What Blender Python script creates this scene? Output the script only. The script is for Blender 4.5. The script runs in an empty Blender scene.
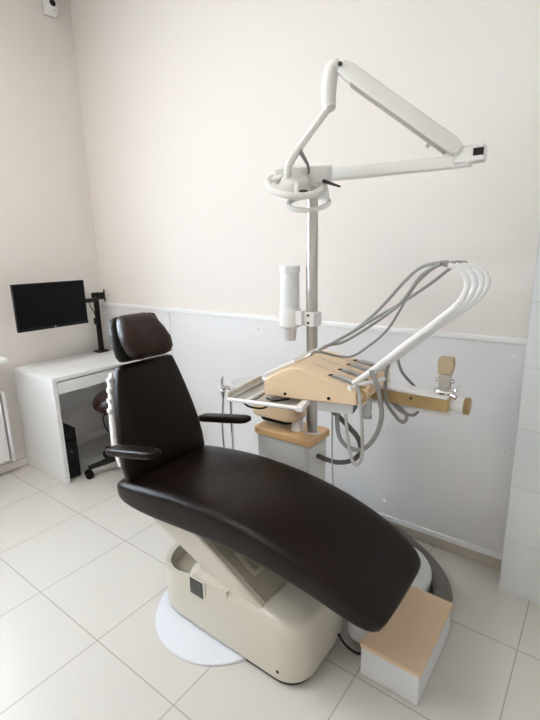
import bpy, bmesh, math, random
from mathutils import Vector, Matrix
random.seed(4)
S = bpy.context.scene
COL = S.collection
PI = math.pi
V = Vector

# ------------------------------------------------------------------ materials
def mat(name, col, rough=.5, metal=0., bump=0., bscale=60., coat=0., spec=.5, var=0., vscale=4., trans=0., noise_detail=3):
    m = bpy.data.materials.new(name); m.use_nodes = True
    nt = m.node_tree; b = nt.nodes['Principled BSDF']
    b.inputs['Base Color'].default_value = (*col, 1)
    b.inputs['Roughness'].default_value = rough
    b.inputs['Metallic'].default_value = metal
    b.inputs['Coat Weight'].default_value = coat
    b.inputs['Specular IOR Level'].default_value = spec
    b.inputs['Transmission Weight'].default_value = trans
    tc = nt.nodes.new('ShaderNodeTexCoord')
    if var:
        n = nt.nodes.new('ShaderNodeTexNoise'); n.inputs['Scale'].default_value = vscale; n.inputs['Detail'].default_value = 4
        r = nt.nodes.new('ShaderNodeMapRange'); r.inputs['To Min'].default_value = 1 - var; r.inputs['To Max'].default_value = 1 + var
        mx = nt.nodes.new('ShaderNodeMix'); mx.data_type = 'RGBA'; mx.blend_type = 'MULTIPLY'; mx.inputs['Factor'].default_value = 1
        mx.inputs[6].default_value = (*col, 1)
        nt.links.new(tc.outputs['Object'], n.inputs['Vector']); nt.links.new(n.outputs['Fac'], r.inputs['Value'])
        cb = nt.nodes.new('ShaderNodeCombineColor')
        for k in range(3): nt.links.new(r.outputs[0], cb.inputs[k])
        nt.links.new(cb.outputs[0], mx.inputs[7]); nt.links.new(mx.outputs[2], b.inputs['Base Color'])
    if bump:
        n2 = nt.nodes.new('ShaderNodeTexNoise'); n2.inputs['Scale'].default_value = bscale; n2.inputs['Detail'].default_value = noise_detail
        bp = nt.nodes.new('ShaderNodeBump'); bp.inputs['Strength'].default_value = bump; bp.inputs['Distance'].default_value = .002
        nt.links.new(tc.outputs['Object'], n2.inputs['Vector']); nt.links.new(n2.outputs['Fac'], bp.inputs['Height'])
        nt.links.new(bp.outputs[0], b.inputs['Normal'])
    return m

def tile_mat(name, col, grout, tw, th, ox, oy, axes='XY', gap=.004, rough=.35, var=.03, vscale=3.):
    """grid of tiles laid in world coordinates"""
    m = mat(name, col, rough); nt = m.node_tree; b = nt.nodes['Principled BSDF']
    g = nt.nodes.new('ShaderNodeNewGeometry'); sx = nt.nodes.new('ShaderNodeSeparateXYZ'); nt.links.new(g.outputs['Position'], sx.inputs[0])
    def line(sock, size, off):
        def M(op, a, bv=None):
            n = nt.nodes.new('ShaderNodeMath'); n.operation = op
            if hasattr(a, 'links'): nt.links.new(a, n.inputs[0])
            else: n.inputs[0].default_value = a
            if bv is not None: n.inputs[1].default_value = bv
            return n.outputs[0]
        f = M('FRACT', M('DIVIDE', M('SUBTRACT', sock, off), size))
        d = M('ABSOLUTE', M('SUBTRACT', f, .5))
        return M('GREATER_THAN', d, .5 - gap / 2 / size), M('FLOOR', M('DIVIDE', M('SUBTRACT', sock, off), size))
    l1, i1 = line(sx.outputs[axes[0]], tw, ox); l2, i2 = line(sx.outputs[axes[1]], th, oy)
    mx = nt.nodes.new('ShaderNodeMath'); mx.operation = 'MAXIMUM'; nt.links.new(l1, mx.inputs[0]); nt.links.new(l2, mx.inputs[1])
    cv = nt.nodes.new('ShaderNodeCombineXYZ'); nt.links.new(i1, cv.inputs[0]); nt.links.new(i2, cv.inputs[1])
    wn = nt.nodes.new('ShaderNodeTexWhiteNoise'); nt.links.new(cv.outputs[0], wn.inputs['Vector'])
    no = nt.nodes.new('ShaderNodeTexNoise'); no.inputs['Scale'].default_value = vscale; no.inputs['Detail'].default_value = 5
    nt.links.new(g.outputs['Position'], no.inputs['Vector'])
    ad = nt.nodes.new('ShaderNodeMath'); ad.operation = 'ADD'; nt.links.new(wn.outputs['Value'], ad.inputs[0]); nt.links.new(no.outputs['Fac'], ad.inputs[1])
    mr = nt.nodes.new('ShaderNodeMapRange'); mr.inputs['From Max'].default_value = 2; mr.inputs['To Min'].default_value = 1 - var; mr.inputs['To Max'].default_value = 1 + var
    nt.links.new(ad.outputs[0], mr.inputs['Value'])
    vm = nt.nodes.new('ShaderNodeVectorMath'); vm.operation = 'SCALE'; vm.inputs[0].default_value = col; nt.links.new(mr.outputs[0], vm.inputs['Scale'])
    mix = nt.nodes.new('ShaderNodeMix'); mix.data_type = 'RGBA'
    nt.links.new(mx.outputs[0], mix.inputs['Factor']); nt.links.new(vm.outputs[0], mix.inputs[6]); mix.inputs[7].default_value = (*grout, 1)
    nt.links.new(mix.outputs[2], b.inputs['Base Color'])
    rr = nt.nodes.new('ShaderNodeMapRange'); rr.inputs['To Min'].default_value = rough; rr.inputs['To Max'].default_value = .85
    nt.links.new(mx.outputs[0], rr.inputs['Value']); nt.links.new(rr.outputs[0], b.inputs['Roughness'])
    inv = nt.nodes.new('ShaderNodeMath'); inv.operation = 'SUBTRACT'; inv.inputs[0].default_value = 1; nt.links.new(mx.outputs[0], inv.inputs[1])
    bp = nt.nodes.new('ShaderNodeBump'); bp.inputs['Distance'].default_value = .0015; bp.inputs['Strength'].default_value = .6
    nt.links.new(inv.outputs[0], bp.inputs['Height']); nt.links.new(bp.outputs[0], b.inputs['Normal'])
    return m

def wood_mat(name, c1, c2, rough=.45):
    m = mat(name, c1, rough); nt = m.node_tree; b = nt.nodes['Principled BSDF']
    tc = nt.nodes.new('ShaderNodeTexCoord'); mp = nt.nodes.new('ShaderNodeMapping'); mp.inputs['Scale'].default_value = (2, 18, 18)
    n = nt.nodes.new('ShaderNodeTexNoise'); n.inputs['Scale'].default_value = 5; n.inputs['Detail'].default_value = 6
    cr = nt.nodes.new('ShaderNodeMix'); cr.data_type = 'RGBA'; cr.inputs[6].default_value = (*c1, 1); cr.inputs[7].default_value = (*c2, 1)
    nt.links.new(tc.outputs['Object'], mp.inputs[0]); nt.links.new(mp.outputs[0], n.inputs['Vector'])
    nt.links.new(n.outputs['Fac'], cr.inputs['Factor']); nt.links.new(cr.outputs[2], b.inputs['Base Color'])
    return m

M = dict(
    wall=mat('cream_wall_paint', (.80, .752, .706), .75, bump=.15, bscale=90, var=.012, vscale=1.5),
    ceil=mat('white_ceiling_paint', (.85, .85, .83), .8, bump=.1, bscale=60),
    panel=mat('white_wall_laminate', (.77, .765, .77), .38, bump=.06, bscale=25),
    trim=mat('white_trim_plastic', (.86, .86, .85), .4),
    base=mat('beige_skirting_tile', (.60, .54, .46), .45, var=.05, vscale=8),
    leather=mat('dark_brown_leather', (.0085, .0042, .0030), .34, bump=.3, bscale=320, spec=.19, var=.15, vscale=6),
    leather2=mat('worn_brown_leather', (.021, .0095, .0072), .33, bump=.5, bscale=90, spec=.26, var=.35, vscale=9),
    lback=mat('charcoal_vinyl', (.010, .011, .010), .5, spec=.25, bump=.3, bscale=200),
    shell=mat('cream_enamel', (.62, .575, .485), .38, var=.02, vscale=5, coat=.2),
    shelld=mat('taupe_enamel', (.40, .36, .28), .45, var=.03, vscale=5),
    tan=mat('tan_plastic', (.82, .63, .42), .42, var=.04, vscale=7, coat=.1),
    tan2=mat('dusty_tan_plastic', (.50, .40, .26), .5, var=.06, vscale=30),
    ochre=mat('ochre_plastic', (.42, .29, .12), .45, var=.05, vscale=9),
    steptop=mat('beige_foot_pad', (.70, .52, .34), .5, var=.05, vscale=5),
    wood=wood_mat('light_wood', (.72, .44, .20), (.82, .56, .30)),
    white=mat('white_plastic', (.82, .82, .82), .35, coat=.15),
    white2=mat('grey_white_enamel', (.70, .71, .71), .4),
    lamp=mat('off_white_lamp_enamel', (.75, .745, .71), .4),
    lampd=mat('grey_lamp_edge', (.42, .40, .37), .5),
    desk=mat('white_desk_laminate', (.80, .81, .81), .35, bump=.03, bscale=200),
    steel=mat('brushed_steel', (.52, .50, .47), .28, metal=1., bump=.1, bscale=300),
    chrome=mat('chrome', (.75, .75, .75), .14, metal=1.),
    traym=mat('matt_tray_steel', (.50, .49, .47), .42, metal=.7),
    hose=mat('grey_silicone_hose', (.28, .28, .27), .5, bump=.2, bscale=400),
    hosel=mat('pale_grey_hose', (.46, .46, .44), .5),
    hosed=mat('dark_grey_hose', (.12, .12, .115), .5, bump=.3, bscale=400),
    duct=mat('taupe_floor_hose', (.17, .155, .14), .5, bump=.3, bscale=300),
    black=mat('black_plastic', (.006, .006, .0065), .45, spec=.25),
    screen=mat('dark_screen_glass', (.002, .002, .0025), .3, spec=.12),
    grey=mat('grey_plastic', (.35, .35, .36), .5),
    disc=mat('pale_floor_plate', (.74, .77, .82), .4),
    label=mat('black_label', (.03, .03, .03), .5),
    teal=mat('teal_plastic', (.03, .20, .26), .4),
    cupw=mat('translucent_white_plastic', (.80, .82, .85), .35, trans=.0),
    glassm=mat('clear_glass', (1, 1, 1), .02, trans=1.),
)
M['floor'] = tile_mat('beige_floor_tiles', (.655, .63, .585), (.42, .395, .36), .45, .4574, 1.3869, -1.3624, 'XY', .0045, .32, .035)
M['tiles'] = tile_mat('white_wall_tiles', (.74, .755, .77), (.60, .60, .59), .60, .2585, 3.0635 - .6, -.007, 'XZ', .004, .22, .01)

# ------------------------------------------------------------------ mesh helpers
def link(name, bm, m, parent=None, smooth=False, bevel=0., seg=2, angle=35):
    """bm holds world coordinates; parent: an Empty (or mesh) with a known matrix"""
    bmesh.ops.recalc_face_normals(bm, faces=bm.faces)
    me = bpy.data.meshes.new(name)
    o = bpy.data.objects.new(name, me)
    COL.objects.link(o)
    if parent is not None:
        par = parent
        o.parent = par
        Wm = wmat(par)
        bm.transform(Wm.inverted())
    else:
        c = V((0, 0, 0)); n = 0
        xs = [v.co for v in bm.verts]
        mn = V([min(p[i] for p in xs) for i in range(3)]); mxx = V([max(p[i] for p in xs) for i in range(3)])
        c = V(((mn.x + mxx.x) / 2, (mn.y + mxx.y) / 2, mn.z))
        bm.transform(Matrix.Translation(-c)); o.location = c
    bm.to_mesh(me); bm.free()
    for mm in (m if isinstance(m, (list, tuple)) else [m]): me.materials.append(mm)
    if smooth or bevel:
        for p in me.polygons: p.use_smooth = True
        me.set_sharp_from_angle(angle=math.radians(angle))
    if bevel:
        b = o.modifiers.new('bevel', 'BEVEL'); b.width = bevel; b.segments = seg; b.limit_method = 'ANGLE'; b.angle_limit = math.radians(38)
        b.harden_normals = True
    return o

def wmat(o):
    m = Matrix.LocRotScale(o.location, o.rotation_euler, None)
    return wmat(o.parent) @ m if o.parent else m

def thing(name, label, cat, loc, rz=0, group=None):
    o = bpy.data.objects.new(name, None); COL.objects.link(o); o.empty_display_size = .1
    o.location = loc; o.rotation_euler = (0, 0, rz); o['label'] = label; o['category'] = cat
    if group: o['group'] = group
    return o
def tag(o, label, cat, group=None):
    o['label'] = label; o['category'] = cat
    if group: o['group'] = group
    return o
def struct(o):
    o['kind'] = 'structure'; return o

def B(): return bmesh.new()
def box(bm, a, b, T=None):
    vs = [bm.verts.new((x, y, z)) for x in (a[0], b[0]) for y in (a[1], b[1]) for z in (a[2], b[2])]
    for f in ((0, 1, 3, 2), (4, 6, 7, 5), (0, 4, 5, 1), (2, 3, 7, 6), (0, 2, 6, 4), (1, 5, 7, 3)): bm.faces.new([vs[i] for i in f])
    if T is not None:
        for v in vs: v.co = T @ v.co
    return vs
def BX(a, b, T=None):
    bm = B(); box(bm, a, b, T); return bm
def rings(bm, rs, cap=True, closed=False):
    vr = [[bm.verts.new(p) for p in r] for r in rs]
    n = len(rs[0]); m = len(vr)
    for i in range(m if closed else m - 1):
        a, b = vr[i], vr[(i + 1) % m]
        for k in range(n): bm.faces.new([a[k], a[(k + 1) % n], b[(k + 1) % n], b[k]])
    if cap and not closed:
        bm.faces.new(vr[0][::-1]); bm.faces.new(vr[-1])
    return vr
def prism(bm, poly, axis, a, b, T=None):
    """poly: 2D points; axis X: (y,z), Y: (x,z), Z: (x,y)"""
    def P(p, t):
        q = {'X': (t, p[0], p[1]), 'Y': (p[0], t, p[1]), 'Z': (p[0], p[1], t)}[axis]
        q = V(q); return T @ q if T is not None else q
    rings(bm, [[P(p, a) for p in poly], [P(p, b) for p in poly]])
def PR(*a, **k):
    bm = B(); prism(bm, *a, **k); return bm
def catmull(pts, n=8):
    pts = [V(p) for p in pts]
    if len(pts) < 3: return pts
    P = [pts[0] * 2 - pts[1]] + pts + [pts[-1] * 2 - pts[-2]]
    out = []
    for i in range(1, len(P) - 2):
        for k in range(n):
            t = k / n; a, b, c, d = P[i - 1:i + 3]
            out.append(.5 * ((2 * b) + (c - a) * t + (2 * a - 5 * b + 4 * c - d) * t * t + (3 * b - a - 3 * c + d) * t ** 3))
    out.append(pts[-1]); return out
def tube(bm, pts, r, n=10, smooth=0, closed=False):
    """r number or list per control point"""
    if smooth:
        m0 = len(pts); q = catmull(pts, smooth)
        if isinstance(r, (list, tuple)):
            r = [r[min(int(i / smooth), m0 - 2)] * (1 - (i / smooth - min(int(i / smooth), m0 - 2))) + r[min(int(i / smooth) + 1, m0 - 1)] * (i / smooth - min(int(i / smooth), m0 - 2)) for i in range(len(q))]
        pts = q
    pts = [V(p) for p in pts]; m = len(pts)
    rr = r if isinstance(r, (list, tuple)) else [r] * m
    tan = []
    for i in range(m):
        a = pts[(i - 1) % m] if (closed or i > 0) else pts[0]
        b = pts[(i + 1) % m] if (closed or i < m - 1) else pts[-1]
        tan.append((b - a).normalized())
    nrm = tan[0].orthogonal().normalized()
    if closed: nrm = V((0, 0, 1)) if abs(tan[0].z) < .9 else nrm
    rs = []
    for i in range(m):
        nrm = (nrm - tan[i] * nrm.dot(tan[i])).normalized(); bi = tan[i].cross(nrm)
        rs.append([pts[i] + (nrm * math.cos(2 * PI * k / n) + bi * math.sin(2 * PI * k / n)) * rr[i] for k in range(n)])
    rings(bm, rs, closed=closed)
def TB(*a, **k):
    bm = B(); tube(bm, *a, **k); return bm
def cyl(bm, p0, p1, r, n=24): tube(bm, [p0, p1], r, n)
def lathe(bm, prof, o=(0, 0, 0), axis=(0, 0, 1), n=32, sx=1, sy=1):
    """prof: (r, h) list, closed with caps"""
    q = V((0, 0, 1)).rotation_difference(V(axis)).to_matrix(); o = V(o)
    rings(bm, [[o + q @ V((max(r, 1e-4) * sx * math.cos(2 * PI * k / n), max(r, 1e-4) * sy * math.sin(2 * PI * k / n), h)) for k in range(n)] for r, h in prof])
def LT(*a, **k):
    bm = B(); lathe(bm, *a, **k); return bm
def rrect(x0, x1, y0, y1, r, seg=6):
    if not isinstance(r, (list, tuple)): r = [r] * 4
    out = []
    for (cx, cy, a0), q in zip(((x1, y1, 0), (x0, y1, 90), (x0, y0, 180), (x1, y0, 270)), r):
        ox = cx - q if cx == x1 else cx + q; oy = cy - q if cy == y1 else cy + q
        for k in range(seg + 1):
            t = math.radians(a0 + 90 * k / seg); out.append((ox + q * math.cos(t), oy + q * math.sin(t)))
    return out
def sloft(bm, secs, n=40, e=4.):
    """secs: list of (center, axisA, axisB) vectors with half sizes built in; superellipse sections of exponent e"""
    rs = []
    for s in secs:
        c, A, Bv = V(s[0]), V(s[1]), V(s[2]); ee = s[3] if len(s) > 3 else e
        ring = []
        for k in range(n):
            t = 2 * PI * k / n; ct, st = math.cos(t), math.sin(t)
            ring.append(c + A * (math.copysign(abs(ct) ** (2 / ee), ct)) + Bv * (math.copysign(abs(st) ** (2 / ee), st)))
        rs.append(ring)
    rings(bm, rs)

# ------------------------------------------------------------------ room shell
RX, RY, RZ = 3.95, -3.7, 3.35      # right wall, front wall, ceiling
struct(link('floor', BX((-.15, RY - .15, -.12), (RX + .15, .15, 0)), M['floor']))
struct(link('ceiling', BX((-.15, RY - .15, RZ), (RX + .15, .15, RZ + .12)), M['ceil']))
wb = struct(link('wall_back', BX((-.15, 0.0, 0), (RX + .15, .15, RZ)), M['wall']))
struct(link('wall_right', BX((RX, RY, 0), (RX + .15, 0, RZ)), M['wall']))
struct(link('wall_front', BX((-.15, RY - .15, 0), (RX + .15, RY, RZ)), M['wall']))
WY0, WY1, WZ0, WZ1 = -2.75, -1.12, .86, 2.45      # window in the left wall
bm = B()
box(bm, (-.15, WY1, 0), (0, 0, RZ)); box(bm, (-.15, RY, 0), (0, WY0, RZ))
box(bm, (-.15, WY0, 0), (0, WY1, WZ0)); box(bm, (-.15, WY0, WZ1), (0, WY1, RZ))
struct(link('wall_left', bm, M['wall']))
# window
bm = B()
fw = .06
for (a, b, c, d) in ((WY0, WY1, WZ0, WZ0 + fw), (WY0, WY1, WZ1 - fw, WZ1), (WY0, WY0 + fw, WZ0, WZ1), (WY1 - fw, WY1, WZ0, WZ1), ((WY0 + WY1) / 2 - .04, (WY0 + WY1) / 2 + .04, WZ0, WZ1)):
    box(bm, (-.11, a, c), (-.05, b, d))
win = struct(link('window_1', bm, M['white'], bevel=.006))
link('pane', BX((-.082, WY0 + fw, WZ0 + fw), (-.078, WY1 - fw, WZ1 - fw)), M['glassm'], win)
sill = link('window_sill', PR(rrect(-.04, .16, WZ0 - .055, WZ0 - .02, .012), 'Y', WY0 - .05, -.845), M['trim'], win, bevel=.002)

# wall panels on the back wall (laminate, screw caps, rails)
PZ0, PZ1, PT = .085, 1.098, .014
seams = [.004, .83, 3.06]
for i in range(2):
    x0, x1 = seams[i], seams[i + 1]
    p = link('wainscot_panel', BX((x0 + .003, -PT, PZ0), (x1 - .003, -.0005, PZ1)), M['panel'], wb, bevel=.0015)
    xs = (x0 + .045, (x0 + x1) / 2, x1 - .045) if i < 1 else (x0 + .045, 1.62, 2.46, x1 - .055)
    for x in xs:
        for z in (.17, .60, 1.035):
            if x == 2.46 and z > .9: continue
            link('screw_cap', LT([(.0105, 0), (.0105, .002), (.008, .005), (.003, .0065)], (x, -PT, z), (0, -1, 0), 16), M['trim'], p, smooth=True)
struct(link('trim_1', PR([(-.0005, 1.098), (-.0005, 1.118), (-.016, 1.118), (-.022, 1.112), (-.022, 1.094), (-.0145, 1.094), (-.0145, 1.098)], 'X', .0, 3.0625), M['trim'], bevel=.002))
struct(link('trim_2', PR([(-.0005, .066), (-.0005, .084), (-.0142, .084), (-.0142, .092), (-.026, .092), (-.026, .066)], 'X', .0, 3.0625), M['trim'], bevel=.002))
struct(link('baseboard_back', BX((.0, -.0095, 0), (3.0625, -.0005, .065)), M['base'], bevel=.002))
struct(link('baseboard_left', PR([(.0005, 0), (.014, 0), (.014, .05), (.009, .06), (.0005, .06)], 'Y', RY, -.012), M['wall'], bevel=.0015))
# tiled pier on the right
struct(link('wall_pier', BX((3.0635, -.1406, 0), (RX, 0, RZ)), M['tiles']))

# ceiling lamps (off the top of the frame)
for i, (x, y) in enumerate(((1.35, -1.75), (1.35, -3.0))):
    t = thing('ceiling_lamp', ('square white ceiling lamp above the treatment chair', 'square white ceiling lamp near the front wall')[i], 'ceiling light', (x, y, RZ - .06), 0, 'ceiling lamps')
    bm = B(); rings(bm, [[(x + a * .3, y + b * .3, z) for a, b in ((-1, -1), (1, -1), (1, 1), (-1, 1))] for z in (RZ - .001, RZ - .06)])
    link('lamp_frame', bm, M['white'], t, bevel=.004)
    em = bpy.data.materials.new('lamp_diffuser'); em.use_nodes = True
    b = em.node_tree.nodes['Principled BSDF']; b.inputs['Emission Color'].default_value = (1, .96, .90, 1); b.inputs['Emission Strength'].default_value = 8.0
    link('diffuser', BX((x - .27, y - .27, RZ - .068), (x + .27, y + .27, RZ - .0605)), em, t)

# motion detector high on the left wall by the corner
t = thing('motion_detector', 'small white wall sensor with a round black eye high beside the corner', 'sensor', (0, -.165, 3.06))
bm = PR([(.0008, 3.075), (.0008, 3.20), (.045, 3.20), (.058, 3.17), (.058, 3.11), (.03, 3.075)], 'Y', -.205, -.125)
link('housing', bm, M['white'], t, bevel=.008)
link('lens', LT([(.021, -.004), (.021, .006), (.015, .012), (.006, .015)], (.056, -.165, 3.142), (1, 0, 0), 24), M['black'], t, smooth=True)
link('status_light', LT([(.004, 0), (.004, .002)], (.052, -.157, 3.102), (1, 0, -.5), 12), M['grey'], t)

# radiator under the window
t = thing('radiator', 'white panel radiator on the left wall below the window sill', 'radiator', (.07, -1.6, .09))
bm = B(); ry0, ry1, rz0, rz1 = -2.5, -.885, .10, .60
prof = []
N = 48
rs = []
for k in range(N * 2 + 1):
    y = ry0 + .02 + (ry1 - ry0 - .04) * k / (N * 2)
    dx = .005 if (k % 4) in (1, 2) else 0
    rs.append([(.095 + dx, y, rz0 + .012), (.095 + dx, y, rz1 - .012), (.085, y, rz1 - .012), (.085, y, rz0 + .012)])
rings(bm, rs)
link('front_panel', bm, M['white'], t, bevel=.001)
link('side_cover', BX((.03, ry1 - .008, rz0 + .0), (.106, ry1 + .012, rz1 + .004)), M['white'], t, bevel=.003)
link('top_grille', BX((.03, ry0, rz1 - .008), (.1, ry1 - .009, rz1)), M['white'], t, bevel=.002)
link('rear_panel', BX((.035, ry0 + .02, rz0 + .01), (.045, ry1 - .02, rz1 - .012)), M['white'], t)
for yy in (-2.3, -1.1): link('wall_bracket', BX((.0006, yy - .02, .2), (.034, yy + .02, .5)), M['white'], t)

# ------------------------------------------------------------------ desk
DX0, DX1, DY0, DY1, DZ = .016, .548, -.762, -.04, .736
t = thing('computer_desk', 'small white desk with one drawer in the room corner', 'desk', (.28, -.4, 0))
link('desk_top', BX((DX0, DY0, DZ - .028), (DX1, DY1, DZ)), M['desk'], t, bevel=.004)
for y0 in (DY0, DY1 - .03):
    link('side_panel', BX((DX0, y0 + .0003, 0.001), (DX1 - .002, y0 + .03, DZ - .0285)), M['desk'], t, bevel=.003)
link('back_panel', BX((DX0 + .005, DY0 + .0305, .33), (DX0 + .02, DY1 - .0305, DZ - .029)), M['desk'], t)
dr = link('drawer', BX((DX1 - .022, DY0 + .033, DZ - .115), (DX1 - .004, DY1 - .033, DZ - .034)), M['desk'], t, bevel=.003)
link('drawer_box', BX((DX0 + .03, DY0 + .04, DZ - .10), (DX1 - .0225, DY1 - .04, DZ - .045)), M['desk'], dr)
# pc tower
t = thing('computer_tower', 'black computer tower on the floor beneath the desk', 'computer', (.32, -.68, 0))
link('case', BX((.16, -.727, .006), (.50, -.632, .36)), M['black'], t, bevel=.004)
link('front_panel', BX((.5003, -.726, .008), (.512, -.633, .358)), M['black'], t, bevel=.003)
link('drive_cover', BX((.5123, -.72, .27), (.514, -.64, .30)), M['screen'], t)
link('power_button', LT([(.006, 0), (.006, .003)], (.5122, -.68, .20), (1, 0, 0), 16), M['chrome'], t)
# cable loop on the wall under the desk
pts = [(.075, -.60, .31), (.08, -.62, .40), (.08, -.66, .45), (.08, -.70, .42), (.08, -.69, .37), (.08, -.63, .38), (.08, -.60, .45), (.06, -.58, .56), (.06, -.56, .668)]
pts[0] = (.11, -.64, .368)
tag(link('cable_loop', TB(pts, .004, 8, 8), M['black'], smooth=True), 'thin black cable looped behind the computer tower', 'cable')
# monitor
t = thing('monitor', 'black flat computer monitor held above the white desk', 'monitor', (.28, -.55, 1.0))
T = Matrix.Translation((.28, -.555, 1.165)) @ Matrix.Rotation(math.radians(-.4), 4, 'Z')
mw, mh = .247, .1545
link('casing', BX((-.022, -mw, -mh), (.0, mw, mh), T), M['black'], t, bevel=.004)
link('screen', BX((.0002, -mw + .006, -mh + .02), (.0012, mw - .006, mh - .006), T), M['screen'], t)
link('lower_bezel', BX((.0002, -mw + .001, -mh + .001), (.002, mw - .001, -mh + .0195), T), M['black'], t)
link('badge', LT([(.0065, 0), (.0065, .001)], T @ V((.0021, 0, -mh + .01)), (1, 0, 0), 16), M['grey'], t)
link('rear_housing', BX((-.042, -.13, -.09), (-.0222, .13, .09), T), M['black'], t, bevel=.01)
# monitor arm
t = thing('monitor_mount', 'black pole monitor arm clamped to the white desk top', 'monitor mount', (.085, -.105, DZ))
px_, py_ = .085, -.105
link('base_plate', BX((px_ - .04, py_ - .05, DZ + .0005), (px_ + .045, py_ + .04, DZ + .012)), M['black'], t, bevel=.004)
link('pole', TB([(px_, py_, DZ + .0125), (px_, py_, 1.20)], .021, 20), M['black'], t, smooth=True)
ar = link('arm_joint', LT([(.03, 0), (.032, .005), (.032, .045), (.03, .05)], (px_, py_, 1.155)), M['black'], t, smooth=True)
link('arm_link', TB([(px_, py_ - .0, 1.16), (px_ + .09, py_ - .06, 1.16), (px_ + .10, py_ - .16, 1.16)], .016, 12), M['black'], t, smooth=True)
link('arm_link', TB([(px_ + .10, py_ - .16, 1.165), (.20, -.46, 1.165), (.20, -.555, 1.165)], .016, 12), M['black'], t, smooth=True)
link('mounting_plate', BX((.188, -.61, 1.11), (.2375, -.50, 1.22)), M['black'], t, bevel=.004)
link('spare_arm_bracket', BX((px_ + .01, py_ + .02, 1.15), (px_ + .02, py_ + .07, 1.205)), M['black'], t, bevel=.002)
link('spare_arm_bracket', BX((px_ + .01, py_ + .062, 1.13), (px_ + .02, py_ + .072, 1.225)), M['black'], t, bevel=.002)
link('cable_clip', BX((px_ - .01, py_ - .034, .96), (px_ + .03, py_ - .02, 1.01)), M['black'], t, bevel=.002)
link('cable', TB([(px_ + .06, py_ - .1, 1.15), (px_ + .05, py_ - .08, 1.10), (px_ + .025, py_ - .04, 1.05), (px_ + .022, py_ - .03, .98)], .004, 8, 6), M['black'], t, smooth=True)

# swivel stool
cx, cy = .684, -.36
t = thing('swivel_stool', 'dark swivel stool with a brown cushion and black wheeled base, beside the desk', 'stool', (cx, cy, 0))
for k in range(5):
    a = math.radians(250 + 72 * k); d = V((math.cos(a), math.sin(a), 0)); R = .275
    b0 = V((cx, cy, .11)); b1 = V((cx, cy, .075)) + d * R
    sd = V((-d.y, d.x, 0))
    bm = B(); sloft(bm, [(b0 + d * .02, sd * .028, V((0, 0, .024))), ((b0 + b1) / 2, sd * .022, V((0, 0, .018))), (b1, sd * .015, V((0, 0, .013)))], 16, 4)
    lg = link('base_leg', bm, M['black'], t, smooth=True)
    for s in (-1, 1):
        w0 = V((b1.x, b1.y, .028)) + sd * s * .022
        link('caster', LT([(.022, -.008), (.0275, -.005), (.0275, .005), (.022, .008)], w0, sd, 20), M['black'], lg, smooth=True)
    link('caster_stem', TB([b1 + V((0, 0, -.01)), (b1.x, b1.y, .03)], .009, 10), M['black'], lg)
link('hub', LT([(.03, .06), (.036, .065), (.036, .13), (.028, .14)], (cx, cy, 0), n=20), M['black'], t, smooth=True)
link('gas_column', TB([(cx, cy, .1405), (cx, cy, .43)], .018, 16), M['black'], t, smooth=True)
link('seat_plate', LT([(.06, .43), (.11, .445), (.11, .452), (.05, .452)], (cx, cy, 0), n=24), M['black'], t)
link('seat', LT([(.12, .4525), (.175, .465), (.196, .485), (.198, .515), (.184, .545), (.145, .572), (.06, .58), (.001, .581)], (cx, cy, 0), n=36), M['leather2'], t, smooth=True)
link('height_lever', TB([(cx - .03, cy - .04, .425), (cx - .06, cy - .12, .42), (cx - .05, cy - .13, .36), (cx - .03, cy - .12, .31)], .005, 8, 6), M['black'], t, smooth=True)

# ------------------------------------------------------------------ dental chair
CY = -.90
ch = thing('dental_chair', 'dark brown leather dental chair on a cream enamel base', 'dental chair', (2.25, CY, 0))
# body cushion: seat and leg rest in one
prof = [  # x, z top, z bottom, half width
    (1.690, .533, .510, .17), (1.700, .550, .492, .215), (1.735, .568, .470, .240), (1.82, .587, .458, .250), (1.95, .606, .458, .250), (2.12, .626, .468, .244),
    (2.28, .627, .478, .238), (2.44, .614, .478, .234), (2.58, .588, .466, .229), (2.69, .557, .442, .221), (2.78, .520, .416, .212), (2.842, .486, .394, .200),
    (2.880, .456, .384, .184), (2.897, .432, .394, .155)]
secs = []
n = len(prof)
C_ = [V((p[0], CY, (p[1] + p[2]) / 2)) for p in prof]
for i, (x, zt, zb, hw) in enumerate(prof):
    tg = (C_[min(i + 1, n - 1)] - C_[max(i - 1, 0)]).normalized()
    nn = V((-tg.z, 0, tg.x)); h = (zt - zb) / 2 * (tg.x * .35 + .65)
    secs.append((C_[i], V((0, hw, 0)), nn * h, 5.5 if 1 < i < n - 2 else 4))
bm = B(); sloft(bm, secs, 56)
o = link('seat_cushion', bm, M['leather'], ch, smooth=True, angle=80)
sm = o.modifiers.new('sub', 'SUBSURF'); sm.levels = sm.render_levels = 1
# backrest: rounded trapezium pad leaning back
def back_frame(z):      # centre of the front surface at height z
    return 1.835 - (z - .58) * .24
def backpad(zs, off, th, mt, name, e=7., parent=ch, ex=0.):
    bm = B(); sc = []
    ax = V((-.24, 0, 1)).normalized(); nx = V((ax.z, 0, -ax.x))
    for (z, hw, tt) in zs:
        c = V((back_frame(z), CY - .010, z - .006)) - nx * (off + th / 2)
        sc.append((c, V((0, hw + ex - .012, 0)), nx * (th / 2 * tt)))
    sloft(bm, sc, 48, e)
    return link(name, bm, mt, parent, smooth=True, angle=50)
zs = [(.572, .18, .55), (.580, .212, .85), (.60, .230, 1), (.66, .234, 1), (.74, .228, 1), (.82, .215, 1), (.90, .198, 1), (.98, .178, 1), (1.03, .163, 1), (1.046, .155, .9), (1.053, .135, .6)]
backpad(zs, 0, .062, M['leather'], 'backrest', 5.)
zs2 = [(.64, .17, .6), (.65, .222, 1), (.74, .230, 1), (.83, .215, 1), (.92, .196, 1), (1.0, .176, 1), (1.03, .160, 1), (1.038, .12, .6)]
sh = backpad(zs2, .063, .03, M['white'], 'back_shell', 8.)
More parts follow.
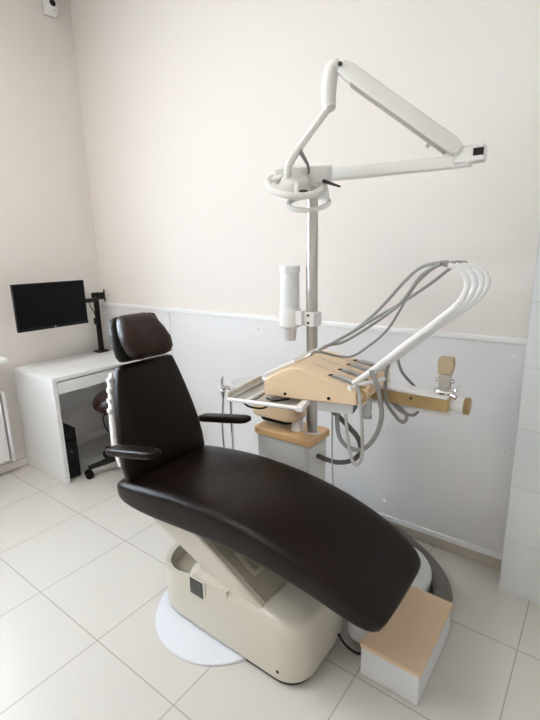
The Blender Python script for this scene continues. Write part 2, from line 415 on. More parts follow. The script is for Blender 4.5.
for z in (.86, .90, .94, .98):
    xq = back_frame(z) - .078; yq = CY - .2265 + (z - .86) * .24 + .016
    link('shell_clip', BX((xq - .008, yq - .002, z - .009), (xq + .016, yq + .014, z + .009)), M['white'], sh, bevel=.002)
# headrest
hr = Matrix.Translation((1.705, CY - .018, 1.152)) @ Matrix.Rotation(math.radians(-14), 4, 'Y')
link('headrest_post', TB([hr @ V((-.045, 0, -.20)), hr @ V((-.045, 0, -.02))], .012, 12), M['chrome'], ch, smooth=True)
bm = B(); sc = []
for (z, hw, tt) in [(-.098, .09, .5), (-.093, .112, .9), (-.07, .124, 1), (0, .128, 1), (.06, .122, 1), (.088, .11, .9), (.095, .09, .5)]:
    sc.append((hr @ V((-.035, 0, z)), hr.to_3x3() @ V((0, hw, 0)), hr.to_3x3() @ V((.024 * tt, 0, 0))))
sloft(bm, sc, 40, 5.); link('headrest_backing', bm, M['lback'], ch, smooth=True, angle=50)
bm = B(); sc = []
for (z, hw, d, xo) in [(-.100, .07, .018, .052), (-.092, .098, .034, .056), (-.07, .114, .044, .058), (-.03, .121, .050, .055), (.015, .114, .048, .046), (.055, .100, .040, .034), (.082, .086, .030, .026), (.094, .064, .014, .022)]:
    sc.append((hr @ V((xo - .006, -.022 - z * .12, z)), hr.to_3x3() @ V((0, hw * .93, 0)), hr.to_3x3() @ V((d, 0, 0))))
sloft(bm, sc, 44, 3.4)
hp = link('headrest_pillow', bm, M['leather2'], ch, smooth=True, angle=80)
# soft dents in the pillow
for v in hp.data.vertices:
    w = hr.inverted() @ (v.co + ch.location)
    if w.x > .03:
        v.co += hr.to_3x3() @ V((-.016 * math.exp(-((w.y) / .05) ** 2 - ((w.z) / .06) ** 2) + .003 * math.sin(w.y * 70) * math.cos(w.z * 50), 0, 0))
# armrests
def armrest(y, x0, x1, z0, z1, s):
    bm = B(); d = V((x1 - x0, 0, z1 - z0)); L = d.length; d.normalize(); nn = V((-d.z, 0, d.x))
    sc = []
    for (t_, hw, hh) in [(0, .022, .008), (.02, .029, .014), (.1, .033, .017), (.6, .033, .017), (.9, .030, .016), (.98, .025, .012), (1, .015, .006)]:
        sc.append((V((x0, y, z0)) + d * (L * t_), V((0, hw, 0)), nn * hh))
    sloft(bm, sc, 32, 4)
    a = link('armrest', bm, M['leather'], ch, smooth=True, angle=70)
    link('armrest_bracket', TB([(back_frame(z0) - .055, CY + s * .20, z0 - .012), (x0 - .012, y - s * .01, z0 - .008), (x0 + .03, y, z0 - .006)], .008, 10), M['chrome' if s > 0 else 'white'], a, smooth=True)
armrest(-1.175, 1.785, 2.068, .736, .792, -1)
armrest(-.64, 1.745, 2.055, .696, .750, 1)
# base
bx0, bx1, by0, by1 = 1.845, 2.622, -1.092, -.70
bm = B(); prism(bm, rrect(bx0 + .01, bx1 - .012, by0 + .008, by1 - .008, [.09, .16, .16, .09], 10), 'Z', .001, .022)
bs = link('base_plate', bm, M['black'], ch)
# rounded open tub at the head end
outer = rrect(bx0, 2.30, by0, by1, [.001, .17, .17, .001], 12); inner = rrect(bx0 + .022, 2.30, by0 + .022, by1 - .022, [.001, .15, .15, .001], 12)
bm = B()
ro = [(x, y) for x, y in outer]; ri = [(x, y) for x, y in inner]
def zr(x): return .195 + max(0, x - bx0 - .05) * .18
rings(bm, [[(x, y, .024) for x, y in ro], [(x, y, zr(x)) for x, y in ro], [(x, y, zr(x)) for x, y in ri], [(x, y, .135) for x, y in ri]])
link('base_tub', bm, M['shell'], ch, bevel=.004, seg=3)
# main cover
bm = B(); poly = rrect(2.085, bx1, by0 - .002, by1 + .002, [.10, .03, .03, .10], 10)
cxm = (2.085 + bx1) / 2; cym = (by0 + by1) / 2
rs = []
for z, k in ((.022, 0), (.15, 0), (.215, .003), (.238, .010), (.250, .024), (.255, .045)):
    ring = []
    for x, y in poly:
        dx, dy = x - cxm, y - cym
        ring.append((cxm + dx * (1 - k / (bx1 - cxm)), cym + dy * (1 - k / (cym - by0)), z + (.035 * (bx1 - x) / (bx1 - 2.085) * (1 if z > .2 else 0))))
    rs.append(ring)
rings(bm, rs); link('base_cover', bm, M['shell'], ch, smooth=True, angle=60)
for x in (2.01, 2.53): link('screw', LT([(.006, -.001), (.006, .002)], (x, by0 - .001 if x > 2.1 else by0 + .003, .055), (0, -1, 0), 14), M['black'], ch)
lb = link('rating_plate', BX((2.105, by0 - .0045, .175), (2.175, by0 - .0025, .245)), M['label'], ch)
bm = B()
for r_ in range(5):
    box(bm, (2.110, by0 - .0055, .182 + r_ * .0125), (2.142, by0 - .0046, .188 + r_ * .0125)); box(bm, (2.146, by0 - .0055, .182 + r_ * .0125), (2.170, by0 - .0046, .188 + r_ * .0125))
link('plate_fields', bm, M['hosed'], lb)
link('plate_recess', BX((2.098, by0 - .0027, .165), (2.190, by0 - .0015, .255)), M['shell'], ch)
# lift arm (slanting box) with a recessed hatch
arm_poly = [(1.80, .470), (2.07, .470), (2.455, .262), (2.43, .235), (2.30, .243), (1.865, .405)]
link('lift_arm', PR(arm_poly, 'Y', CY - .175, CY + .165), M['shell'], ch, bevel=.01)
dA = V((2.455 - 2.07, 0, .262 - .470)).normalized(); nA = V((-dA.z, 0, dA.x)); p0 = V((2.07, 0, .470))
def slab(a0, a1, y0, y1, h0, h1, mt, name, bev=.003):
    bm = B()
    vs = []
    for h in (h0, h1):
        vs.append([p0 + dA * a + V((0, y, 0)) + nA * h for a, y in ((a0, y0), (a1, y0), (a1, y1), (a0, y1))])
    rings(bm, vs); return link(name, bm, mt, ch, bevel=bev)
slab(.01, .43, CY - .150, CY + .150, .0005, .004, M['shelld'], 'arm_cover')
slab(.22, .34, CY - .11, CY + .10, .0045, .009, M['shell'], 'hatch_frame')
slab(.235, .325, CY - .095, CY + .085, .0095, .011, M['shelld'], 'hatch')
# under-seat frame and column
link('seat_frame', BX((1.96, CY - .14, .45), (2.50, CY + .14, .50)), M['black'], ch, bevel=.005)
link('seat_support', PR([(2.0, .44), (2.50, .47), (2.50, .485), (2.0, .485)], 'Y', CY - .08, CY + .16), M['shelld'], ch, bevel=.004)
link('back_hinge', BX((1.74, CY - .12, .48), (1.81, CY + .12, .60)), M['black'], ch, bevel=.01)
tag(link('floor_plate', LT([(.28, .0005), (.284, .004), (.28, .009), (.27, .0105)], (2.13, -.945, 0), n=72, sx=1), M['disc'], smooth=True), 'pale round floor plate lying partly beneath the dental chair base', 'floor plate')

# ------------------------------------------------------------------ dental unit: pedestal and pole
un = thing('dental_unit', 'white dental unit pedestal with a wooden top, steel pole and rinse bowl', 'dental unit', (2.17, -.45, 0))
link('base_housing', PR(rrect(2.05, 2.83, -.50, -.16, [.22, .05, .05, .05], 12), 'Z', .001, .085), M['white2'], un, bevel=.015, seg=3)
link('front_housing', PR(rrect(2.634, 2.740, -.800, -.515, [.02, .02, .05, .02], 8), 'Z', .03, .16), M['white2'], un, bevel=.01)
link('column', PR(rrect(2.024, 2.312, -.548, -.385, .015), 'Z', .086, .647), M['white2'], un, bevel=.003)
link('column_side_trim', BX((2.3125, -.54, .14), (2.318, -.395, .635)), M['lamp'], un, bevel=.002)
link('wooden_top', PR(rrect(2.010, 2.334, -.560, -.375, .022), 'Z', .6475, .682), M['wood'], un, bevel=.007, seg=3)
PXp, PYp = 2.293, -.481
link('pole', TB([(PXp, PYp, .6825), (PXp, PYp, 1.735)], .0245, 32), M['steel'], un, smooth=True)
link('pole_collar', LT([(.034, .6825), (.034, .688), (.026, .694)], (PXp, PYp, 0)), M['chrome'], un, smooth=True)
# rinse unit: tan housing on white foot, bowl beyond
link('housing_foot', LT([(.030, .6825), (.029, .69), (.028, .7395)], (2.212, -.478, 0), n=28), M['white'], un, smooth=True)
link('rinse_housing', PR(rrect(1.985, 2.235, -.555, -.40, .05, 8), 'Z', .735, .845), M['tan'], un, bevel=.014, seg=3)
link('housing_shadow_gap', PR(rrect(2.02, 2.20, -.53, -.42, .04, 8), 'Z', .712, .7345), M['black'], un, bevel=.004)
bm = B()
pr_ = [(.03, .765), (.05, .77), (.08, .79), (.10, .83), (.107, .842), (.103, .844), (.097, .832), (.075, .80), (.04, .785), (.001, .782)]
lathe(bm, pr_, (1.885, -.41, 0), n=40); link('rinse_bowl', bm, M['white'], un, smooth=True, angle=60)
link('bowl_arm', TB([(1.87, -.41, .795), (1.94, -.44, .79), (2.01, -.47, .79)], .022, 14), M['white'], un, smooth=True)
tp = link('holder_post', TB([(1.785, -.46, .35), (1.785, -.46, .79)], .008, 12), M['chrome'], un, smooth=True)
link('post_arm', TB([(1.785, -.46, .79), (1.80, -.455, .80), (1.90, -.46, .79), (1.99, -.47, .79)], .008, 10), M['chrome'], un, smooth=True)
# saliva ejector on the holder
t = thing('saliva_ejector', 'thin chrome suction handle with hanging grey tube beside the rinse bowl', 'suction handle', (1.752, -.48, .4))
link('handle', TB([(1.752, -.48, .76), (1.750, -.48, .80), (1.747, -.48, .84), (1.752, -.482, .858), (1.764, -.485, .872)], [.008, .0085, .009, .007, .004], 12, 5), M['chrome'], t, smooth=True)
link('tube', TB([(1.752, -.48, .76), (1.736, -.48, .6), (1.737, -.47, .4), (1.76, -.44, .2), (1.86, -.42, .08), (2.045, -.42, .05)], .005, 8, 8), M['hose'], t, smooth=True)
bm = B(); lathe(bm, [(.004, -.02), (.011, -.018), (.011, .018), (.004, .02)], (1.768, -.47, .81), (1, .2, 0), 18)
link('control_knob', bm, M['chrome'], t, smooth=True)
link('holder_clip', LT([(.012, 0), (.014, .004), (.014, .02), (.012, .024)], (1.752, -.48, .775), n=18), M['chrome'], t, smooth=True)

# cup dispenser
t = thing('cup_dispenser', 'white tubular cup dispenser clamped to the left side of the steel pole', 'cup dispenser', (2.21, -.50, 1.0900))
cxd, cyd = 2.203, -.515
link('tube', LT([(.039, 1.1950), (.041, 1.2000), (.041, 1.405), (.044, 1.407), (.044, 1.430), (.036, 1.434)], (cxd, cyd, 0), n=36), M['cupw'], t, smooth=True, angle=40)
link('holder_sleeve', LT([(.041, 1.1700), (.047, 1.1750), (.047, 1.2450), (.045, 1.2550)], (cxd, cyd, 0), n=36), M['white'], t, smooth=True, angle=40)
link('paper_cup', LT([(.024, 1.1120), (.030, 1.1695), (.028, 1.1695)], (cxd, cyd, 0), n=28), M['white2'], t, smooth=True)
link('clamp_arm', BX((cxd + .036, cyd - .022, 1.1850), (2.275, PYp - .01, 1.2450)), M['white'], t, bevel=.004)
cl = link('pole_clamp', BX((2.263, PYp - .036, 1.1800), (2.324, PYp + .03, 1.2400)), M['white'], t, bevel=.004)
for z in (1.1950, 1.2270): link('screw', LT([(.005, 0), (.005, .003)], (2.297, PYp - .0365, z), (0, -1, 0), 12), M['black'], cl)

# floor hose
tag(link('floor_hose', TB([(2.36, -.10, .043), (2.42, -.070, .043), (2.53, -.085, .043), (2.64, -.13, .043), (2.75, -.20, .043), (2.835, -.285, .043), (2.888, -.385, .043), (2.900, -.505, .043)], .041, 18, 8), M['duct'], smooth=True),
    'thick taupe hose curving over the floor to the foot box', 'hose')
# foot box
t = thing('foot_control_box', 'low pale box with a tan top on the floor below the leg rest', 'foot control', (2.857, -.69, 0))
link('box_body', BX((2.747, -.886, .001), (2.957, -.512, .121)), M['white2'], t, bevel=.004)
link('box_top', BX((2.744, -.890, .1215), (2.960, -.508, .137)), M['steptop'], t, bevel=.003)
# black floor cable
tag(link('power_cable', TB([(2.632, -.84, .07), (2.67, -.85, .05), (2.71, -.85, .040), (2.739, -.85, .05)], .0045, 8, 8), M['black'], smooth=True), 'short black cable between the chair base and the foot box', 'cable')

# ------------------------------------------------------------------ lamp
lp = thing('dental_lamp', 'off-white jointed dental operating light arm on top of the steel pole', 'lamp', (PXp, PYp, 1.74))
link('pole_hub', LT([(.03, 1.7355), (.038, 1.74), (.038, 1.80), (.030, 1.81)], (PXp, PYp, 0), n=28), M['lamp'], lp, smooth=True)
EX, EY, EZ = 2.888, -.48, 1.772
bm = B(); sloft(bm, [((PXp - .02, PYp, 1.778), (0, .024, 0), (0, 0, .024)), ((EX + .0, EY, EZ - .010), (0, .02, 0), (0, 0, .018))], 28, 6)
link('lower_arm', bm, M['lamp'], lp, smooth=True, angle=40)
link('elbow', LT([(.016, -.026), (.022, -.022), (.024, 0), (.022, .026), (.016, .030)], (EX - .02, EY, EZ), (0, 0, 1), 24), M['lamp'], lp, smooth=True)
link('elbow_block', BX((EX - .05, EY - .026, EZ - .018), (EX + .045, EY + .02, EZ + .034)), M['lamp'], lp, bevel=.007)
link('elbow_socket', BX((EX + .012, EY - .0275, EZ - .0), (EX + .043, EY - .0262, EZ + .022)), M['black'], lp)
top = V((2.493, -.62, 2.082)); el = V((EX - .035, EY - .015, EZ + .022))
d = (top - el).normalized(); side = V((d.y, -d.x, 0)).normalized(); upv = side.cross(d)
if upv.z < 0: upv = -upv
bm = B(); sloft(bm, [(el, side * .020, upv * .018), (el + d * .03, side * .025, upv * .026), (top - d * .03, side * .025, upv * .026), (top, side * .020, upv * .020)], 28, 7)
link('spring_arm', bm, M['lamp'], lp, smooth=True, angle=40)
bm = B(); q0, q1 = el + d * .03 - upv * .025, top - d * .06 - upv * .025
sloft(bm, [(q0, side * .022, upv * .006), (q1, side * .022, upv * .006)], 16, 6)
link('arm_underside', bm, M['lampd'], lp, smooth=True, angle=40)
for q in (el + d * .09,): link('adjusting_screw', TB([q - upv * .03, q - upv * .045], .006, 10), M['chrome'], lp)
link('pivot_screw', LT([(.007, 0), (.007, .006)], top - side * .026 * (1 if side.y > 0 else -1), (0, -1, 0), 14), M['black'], lp)
# drop joint
bm = B(); tube(bm, [top + V((-.010, -.0, .012)), top + V((-.034, -.004, .0)), top + V((-.042, -.01, -.05)), top + V((-.040, -.015, -.10)), top + V((-.030, -.02, -.125))], [.020, .025, .026, .025, .019], 20, 6)
link('drop_joint', bm, M['lamp'], lp, smooth=True)
p1 = top + V((-.036, -.02, -.118)); p2 = V((2.356, -.675, 1.842))
link('drop_rod', TB([p1, p2], .013, 14), M['lamp'], lp, smooth=True)
# head
HC = V((2.348, -.685, 1.722)); 
HR = Matrix.Translation(HC) @ Matrix.Rotation(math.radians(37), 4, 'Z') @ Matrix.Rotation(math.radians(29), 4, 'X') @ Matrix.Rotation(math.radians(4), 4, 'Y')
HL = Matrix.Translation(HC) @ Matrix.Rotation(math.radians(25), 4, 'Z') @ Matrix.Rotation(math.radians(12), 4, 'X')
def circ(r, n=48, h=0, ry=None): return [HR @ V((r * math.cos(2 * PI * k / n), (ry or r) * math.sin(2 * PI * k / n), h)) for k in range(n)]
link('handle_ring', TB(circ(.098), .0130, 12, closed=True), M['lamp'], lp, smooth=True)
for a in (20, 160, 270):
    a = math.radians(a); link('ring_spoke', TB([HR @ V((.094 * math.cos(a), .094 * math.sin(a), .0)), HR @ V((.05 * math.cos(a), .05 * math.sin(a), .02))], .009, 10), M['lamp'], lp, smooth=True)
link('yoke', TB([p2 + V((0, 0, .0)), HR @ V((-.028, 0, .07)), HR @ V((-.030, -.005, .03)), HR @ V((-.02, 0, .005))], [.013, .014, .014, .012], 12, 6), M['lamp'], lp, smooth=True)
link('yoke', TB([p2 + V((0, 0, .0)), HR @ V((.035, 0, .075)), HR @ V((.045, .02, .04)), HR @ V((.04, .03, .02))], [.009, .005, .004, .004], 12, 6), M['hosed'], lp, smooth=True)
bm = B(); lathe(bm, [(.03, -.035), (.052, -.03), (.06, -.005), (.05, .02), (.03, .032)], (0, 0, 0), n=28); bm.transform(HR)
link('bulb_housing', bm, M['lamp'], lp, smooth=True, angle=50)
bm = B(); prism(bm, rrect(-.085, .125, .02, .12, .02), 'Z', .0, .055); bm.transform(HL)
link('reflector_plate', bm, M['lamp'], lp, bevel=.004)
bm = B(); box(bm, (.005, -.062, -.012), (.04, -.048, .004)); bm.transform(HR); link('bulb_slot', bm, M['black'], lp, bevel=.003)
T2 = HL @ Matrix.Translation((.042, .03, -.058)) @ Matrix.Rotation(math.radians(15), 4, 'X')
link('grip_loop', TB([T2 @ V((.075 * math.cos(t_), .065 * math.sin(t_), -.01)) for t_ in [2 * PI * k / 32 for k in range(32)]], .0095, 10, closed=True), M['lamp'], lp, smooth=True)
link('grip_post', TB([T2 @ V((.07, .0, -.008)), HL @ V((.10, .04, .02))], .009, 10), M['lamp'], lp, smooth=True)
link('switch_lever', TB([HR @ V((.10, .01, .015)), V((2.545, -.72, 1.695))], [.007, .0035], 10), M['black'], lp, smooth=True)

# ------------------------------------------------------------------ instrument console
O = V((2.306, -.844, .964)); aa = math.radians(14.2)
U = V((math.cos(aa), math.sin(aa), 0)); W = V((-math.sin(aa), math.cos(aa), 0))
TC = Matrix.Translation(O) @ Matrix.Rotation(aa, 4, 'Z')
cn = thing('instrument_console', 'tan dental instrument console with white hose whips and tray rails', 'dental console', O, aa)
LEN, DEP = .350, .318
face = [(0, .004), (0, .066), (.012, .074), (.085, .112), (.115, .121), (.140, .120), (.335, .060), (.348, .048), (LEN, 0), (.10, 0)]
link('console_body', PR(face, 'Y', 0, DEP, T=TC), M['tan'], cn, bevel=.008, seg=3)
for x in (.085, .25): link('screw', LT([(.006, 0), (.006, .002)], TC @ V((x, -.0005, .018)), -W, 14), M['black'], cn)
# slots with cradles, seams on the sloping top
sd = V((.335 - .150, 0, .060 - .122)).normalized(); sn = V((-sd.z, 0, sd.x))
def topP(s, v, h=0): return V((.150, v, .122)) + sd * s + sn * h
SL = [.04, .125, .21, .285]
for v_ in SL:
    bm = B()
    rings(bm, [[TC @ topP(s, v_ + w, h) for s, w in ((.10, -.013), (.19, -.013), (.19, .013), (.10, .013))] for h in (.0004, .0012)])
    link('instrument_slot', bm, M['hosel'], cn)
    link('slot_notch', BX(topP(.088, v_ - .010, .0003), topP(.100, v_ + .010, .003), TC), M['black'], cn)
    link('hose_cradle', TB([TC @ topP(.105, v_, .003), TC @ topP(.14, v_, .009), TC @ topP(.185, v_, .004), TC @ topP(.20, v_, -.012)], [.005, .007, .007, .006], 10, 6), M['hosel'], cn, smooth=True)
for v_ in (.083, .168, .25):
    bm = B(); rings(bm, [[TC @ topP(s, v_ + w, h) for s, w in ((.005, -.001), (.185, -.001), (.185, .001), (.005, .001))] for h in (.0003, .0009)])
    link('top_seam', bm, M['shelld'], cn)
# the console widens towards its far side
for o_ in cn.children:
    for vt in o_.data.vertices: vt.co.x *= 1 + .63 * vt.co.y
# white whips
def wl(u, v, z): return O + U * u + W * v + V((0, 0, z - .98 + .008))
base_curve = [(.329, 1.045), (.40, 1.103), (.482, 1.177), (.55, 1.237), (.60, 1.281), (.640, 1.320), (.664, 1.358), (.671, 1.393), (.658, 1.424), (.640, 1.441), (.612, 1.449)]
rad = [.009, .010, .011, .011, .011, .0105, .010, .0095, .009, .0085, .008]
VV = [.03, .105, .18, .25]
tips = []
for i, v_ in enumerate(VV):
    e_ = i * .004
    pts = [wl(u + (.215 + .085 * max(0, (u - .55) / .12)) * (v_ - .03), v_, z - e_ * .5) for u, z in base_curve]
    w_ = link('whip_arm', TB(pts, rad, 14, 5), M['white'], cn, smooth=True); tips.append(pts[-1])
    link('whip_cap', TB([pts[-1], pts[-1] + (pts[-1] - pts[-2]).normalized() * .012], [.0085, .0075], 12), M['hose'], w_, smooth=True)
link('whip_rail', TB([wl(.322, .0, 1.034), wl(.372, .20, 1.026)], .009, 12), M['white'], cn, smooth=True)
link('end_bracket', PR([(.3505, -.02), (.375, -.0), (.385, .055), (.3505, .052)], 'Y', .03, .30, T=TC), M['tan'], cn, bevel=.005)
for vt in cn.children[-1].data.vertices: vt.co.x *= 1 + .63 * vt.co.y
# chrome hooks at the end
for v_ in (.01, .05, .09): link('hook', TB([wl(.352, v_, 1.03), wl(.372, v_, 1.02), wl(.376, v_, .995), wl(.362, v_, .985)], .005, 8, 5), M['ochre'], cn, smooth=True)
# hoses to the handpieces
def P_(*a): return [V(p) for p in a]
HOSES = [
    ('instrument_hose', [[2.8713, -0.5926, 1.4477], [2.8344, -0.5846, 1.4444], [2.7784, -0.5813, 1.4279], [2.7212, -0.5784, 1.3765], [2.6646, -0.5753, 1.3113], [2.6009, -0.574, 1.2454], [2.533, -0.5738, 1.1907], [2.4533, -0.5766, 1.1361], [2.4053, -0.5713, 1.1055]], 0.0058, 'hose'),
    ('instrument_hose', [[2.8726, -0.6697, 1.4442], [2.8486, -0.659, 1.4346], [2.8046, -0.6534, 1.4027], [2.7627, -0.6472, 1.343], [2.7211, -0.641, 1.2968], [2.6345, -0.6461, 1.2287], [2.5338, -0.6548, 1.162], [2.4479, -0.6598, 1.1112], [2.4004, -0.6551, 1.0886]], 0.0058, 'hose'),
    ('instrument_hose', [[2.8786, -0.5134, 1.4387], [2.8542, -0.5255, 1.4194], [2.8032, -0.5443, 1.3729], [2.7217, -0.5708, 1.3101], [2.6385, -0.5978, 1.2548], [2.5366, -0.6295, 1.1844], [2.4657, -0.6533, 1.1431], [2.4345, -0.6671, 1.1188]], 0.0055, 'hose'),
    ('instrument_hose', [[2.8882, -0.4388, 1.4428], [2.8584, -0.4639, 1.4437], [2.8107, -0.4935, 1.4312], [2.7703, -0.5213, 1.3945], [2.7425, -0.5458, 1.3506], [2.7123, -0.571, 1.2814], [2.678, -0.5972, 1.2107], [2.6284, -0.6273, 1.156], [2.5593, -0.6623, 1.1099], [2.4727, -0.7018, 1.0917], [2.4064, -0.7361, 1.0941]], 0.0045, 'hose'),
    ('hose_loop', [[2.6807, -0.7286, 1.0928], [2.6984, -0.7149, 1.039], [2.7066, -0.7037, 0.9831], [2.7105, -0.6935, 0.9143], [2.6875, -0.6902, 0.8357], [2.6433, -0.6922, 0.7783], [2.5924, -0.6959, 0.7705], [2.5506, -0.6973, 0.8011], [2.5341, -0.6923, 0.8683], [2.5364, -0.6826, 0.9217]], 0.0085, 'hose'),
    ('hose_loop', [[2.6467, -0.7629, 1.0427], [2.6546, -0.7528, 0.9874], [2.6608, -0.7432, 0.8747], [2.66, -0.7353, 0.7759], [2.6401, -0.7322, 0.7298], [2.6184, -0.7296, 0.7425], [2.5989, -0.7264, 0.8155], [2.582, -0.7226, 0.9424]], 0.006, 'hosel'),
    ('hose_loop', [[2.6773, -0.5644, 1.0859], [2.6668, -0.5611, 1.0259], [2.6681, -0.5549, 0.9338], [2.7084, -0.5388, 0.8645], [2.732, -0.5269, 0.8495], [2.7357, -0.5201, 0.8805], [2.6891, -0.526, 0.9133], [2.6644, -0.5264, 0.929]], 0.007, 'hose'),
    ('hose_loop', [[2.6609, -0.4447, 1.0828], [2.6792, -0.4313, 1.0173], [2.7233, -0.4113, 0.9617], [2.7522, -0.3951, 0.9167], [2.7515, -0.3865, 0.8804], [2.7212, -0.3853, 0.8312], [2.6721, -0.3889, 0.8352], [2.6245, -0.3921, 0.8662]], 0.006, 'hose'),
    ('supply_hose', [[2.4849, -0.6749, 0.9094], [2.5043, -0.6376, 0.865], [2.5407, -0.596, 0.8048], [2.5628, -0.558, 0.7452], [2.5546, -0.5276, 0.6744], [2.5006, -0.5089, 0.6157], [2.4219, -0.4964, 0.5838], [2.326, -0.486, 0.583]], 0.0105, 'hosed'),
    ('thin_cable', [[2.4559, -0.5998, 0.8985], [2.4606, -0.5986, 0.8436], [2.4616, -0.5983, 0.757], [2.4629, -0.598, 0.646], [2.4684, -0.5966, 0.528], [2.4831, -0.5929, 0.3705], [2.503, -0.5878, 0.179]], 0.003, 'hosel')]
sdl = V((.115, 0, .121)) - V((.012, 0, .074)); sdl.normalize(); snl = V((-sdl.z, 0, sdl.x))
HP = [.06, .12, .18, .24]
def hq(v_, s, h): return TC @ (V((.115 * (1 + .63 * v_), v_, .121)) + sdl * s + snl * h)
for i, (nm, pts, r, mk) in enumerate(HOSES):
    if i < 4: pts = pts[:-2] + [hq(HP[3 - i], .085, .017), hq(HP[3 - i], .055, .014)]
    link(nm, TB([V(p) for p in pts], r, 10, 7), M[mk], cn, smooth=True)
# handpieces lying on the left slope
for i, v_ in enumerate(HP):
    def q(s, h): return hq(v_, s, h)
    hpz = link('handpiece', TB([q(-.15, .010), q(-.11, .011), q(-.06, .013), q(-.01, .014)], [.0035, .006, .007, .0075], 12, 4), M['white' if i % 2 == 0 else 'chrome'], cn, smooth=True)
    link('handpiece_coupling', TB([q(-.01, .014), q(.03, .014), q(.056, .014)], [.008, .008, .006], 12), M['chrome'], hpz, smooth=True)
# under tray: box, grey canister, white rail
link('control_box', BX((.20, .03, -.045), (.33, .10, -.0005), TC), M['white2'], cn, bevel=.003)
link('indicator_window', BX((.3302, .035, -.04), (.333, .095, -.006), TC), M['teal'], cn)
link('valve_canister', TB([wl(.375, .06, .925), wl(.375, .06, .985)], .016, 20), M['hosel'], cn, smooth=True)
link('canister_cap', TB([wl(.375, .06, .912), wl(.375, .06, .9245)], .0175, 20), M['grey'], cn, smooth=True)
# tray frame and tray plate
fr = [(-.122, -.058), (.16, -.075), (-.084, .195)]
link('tray_front_rail', TB([wl(-.122, -.06, .965), wl(.155, -.066, .965)], .0075, 10), M['white'], cn, smooth=True)
link('tray_cross_rail', TB([wl(-.045, -.066, .966), wl(-.010, .20, .966)], .0075, 10), M['white'], cn, smooth=True)
link('tray_end_block', BX((.148, -.072, -.020), (.175, .02, -.0005), TC), M['white'], cn, bevel=.004)
link('tray_back_rail', TB([wl(-.122, -.06, .965), wl(-.10, .20, .965), wl(.0, .22, .965)], .006, 10), M['white'], cn, smooth=True)
bm = B(); rings(bm, [[wl(u, v, z) for u, v in ((-.118, -.052), (-.026, -.058), (-.016, .20), (-.096, .20))] for z in (.957, .961)])
link('instrument_tray', bm, M['traym'], cn, bevel=.001)
bm = B(); rings(bm, [[wl(u, v, z) for u, v in ((-.127, -.054), (-.120, -.054), (-.096, .20), (-.104, .20))] for z in (.955, .99)])
link('tray_rim', bm, M['shell'], cn, bevel=.001)
bm = B(); rings(bm, [[wl(u, v, z) for u, v in ((-.018, -.062), (.14, -.072), (.14, .05), (-.010, .05))] for z in (.957, .961)])
link('side_tray', bm, M['traym'], cn, bevel=.001)
link('tray_handle', TB([wl(.02, -.02, .972), wl(.06, -.045, .974), (wl(.10, .0, .972))], .004, 8, 6), M['black'], cn, smooth=True)
link('tray_hook', TB([wl(-.07, -.04, .955), wl(-.05, -.03, .935), wl(.0, -.02, .93), wl(.03, .0, .945)], .004, 8, 6), M['black'], cn, smooth=True)
# supporting arms: lower white arm from the pole, ochre upper arm
link('pole_bracket', LT([(.036, .885), (.040, .89), (.040, .935), (.036, .94)], (PXp, PYp, 0), n=28), M['white2'], cn, smooth=True)
link('pivot_arm', PR(rrect(2.32, 2.90, .893, .925, .008), 'Y', -.50, -.465), M['white'], cn, bevel=.003)
am = link('support_arm', PR(rrect(2.50, 2.890, .922, .968, .006), 'Y', -.545, -.465), M['ochre'], cn, bevel=.004)
link('arm_top', BX((2.50, -.540, .9685), (2.886, -.468, .980)), M['white'], am, bevel=.003)
link('screw', LT([(.005, 0), (.005, .002)], (2.76, -.5455, .955), (0, -1, 0), 12), M['black'], am)
link('mounting_block', BX((.17, .12, -.03), (.30, .30, -.0005), TC), M['white2'], cn, bevel=.004)
link('pivot_joint', TB([(2.85, -.475, .938), (2.932, -.475, .938)], .034, 28), M['white'], cn, smooth=True)
link('joint_cap', TB([(2.9325, -.475, .938), (2.948, -.475, .938)], .031, 28), M['ochre'], cn, smooth=True)

# instrument on the arm: tan head over chrome clamp
t = thing('head_clamp', 'tan and chrome clamp fitting standing on the console support arm', 'clamp', (2.866, -.505, .981))
hx, hy = 2.866, -.505
link('clamp_ring', TB([(hx + .030 * math.cos(2 * PI * k / 24), hy + .026 * math.sin(2 * PI * k / 24), .992) for k in range(24)], .008, 8, closed=True), M['chrome'], t, smooth=True)
link('clamp_base', LT([(.026, .9805), (.026, .99), (.018, 1.0)], (hx, hy, 0), n=24), M['steel'], t, smooth=True)
link('clamp_body', BX((hx - .019, hy - .016, .9995), (hx + .019, hy + .016, 1.055)), M['steel'], t, bevel=.003)
link('tan_pad', PR([(-.023, 1.0555), (-.027, 1.09), (-.024, 1.115), (.024, 1.117), (.028, 1.09), (.022, 1.0555)], 'Y', -.016, .016, T=Matrix.Translation((hx, hy, 0))), M['tan2'], t, bevel=.003)
for s in (-1, 1):
    link('side_screw', TB([(hx + s * .020, hy, 1.03), (hx + s * .032, hy, 1.03)], .007, 12), M['chrome'], t, smooth=True)
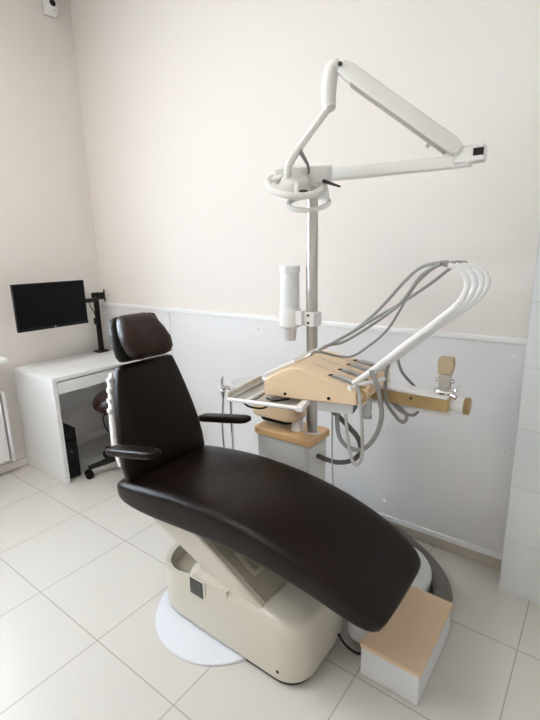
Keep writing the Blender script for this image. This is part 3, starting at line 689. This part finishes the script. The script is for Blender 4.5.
link('clamp_lever', TB([(hx + .02, hy - .015, 1.0), (hx + .045, hy - .02, 1.005), (hx + .052, hy - .02, 1.022)], .005, 8, 4), M['chrome'], t, smooth=True)
link('clamp_knob', TB([(hx + .032, hy - .03, .988), (hx + .050, hy - .035, .984)], .009, 14), M['chrome'], t, smooth=True)

# ------------------------------------------------------------------ lights, world, camera
w = bpy.data.worlds.new('sky'); S.world = w; w.use_nodes = True
bg = w.node_tree.nodes['Background']; bg.inputs['Color'].default_value = (.72, .86, 1, 1); bg.inputs['Strength'].default_value = 3.5
def area(name, loc, rot, sx, sy, power, col):
    l = bpy.data.lights.new(name, 'AREA'); l.shape = 'RECTANGLE'; l.size = sx; l.size_y = sy; l.energy = power; l.color = col
    o = bpy.data.objects.new(name, l); COL.objects.link(o); o.location = loc; o.rotation_euler = rot; return o
# daylight coming in at the window
area('window_daylight', (-.17, (WY0 + WY1) / 2, (WZ0 + WZ1) / 2), (0, math.radians(-90), 0), WZ1 - WZ0, WY1 - WY0, 114, (.75, .875, 1))
for (x, y) in ((1.35, -1.75), (1.35, -3.0)):
    area('ceiling_lamp_light', (x, y, RZ - .075), (0, 0, 0), .5, .5, 16, (1, .945, .885))

cd = bpy.data.cameras.new('camera'); cam = bpy.data.objects.new('camera', cd); COL.objects.link(cam); S.camera = cam
yaw, pitch, roll = .6475, .2381, -.0213
fwd = V((-math.sin(yaw) * math.cos(pitch), math.cos(yaw) * math.cos(pitch), -math.sin(pitch)))
r0 = V((math.cos(yaw), math.sin(yaw), 0)); u0 = r0.cross(fwd)
r_ = math.cos(roll) * r0 + math.sin(roll) * u0; u_ = -math.sin(roll) * r0 + math.cos(roll) * u0
R = Matrix((r_, u_, -fwd)).transposed()
cam.matrix_world = Matrix.Translation((3.3011, -2.1179, 1.4952)) @ R.to_4x4()
cd.sensor_fit = 'VERTICAL'; cd.sensor_height = 36; cd.sensor_width = 27; cd.lens = 450.84 / 720 * 36; cd.clip_start = .02
S.view_settings.view_transform = 'Standard'; S.view_settings.look = 'None'; S.view_settings.gamma = 1; S.view_settings.use_curve_mapping = False
S.view_settings.exposure = -0.06
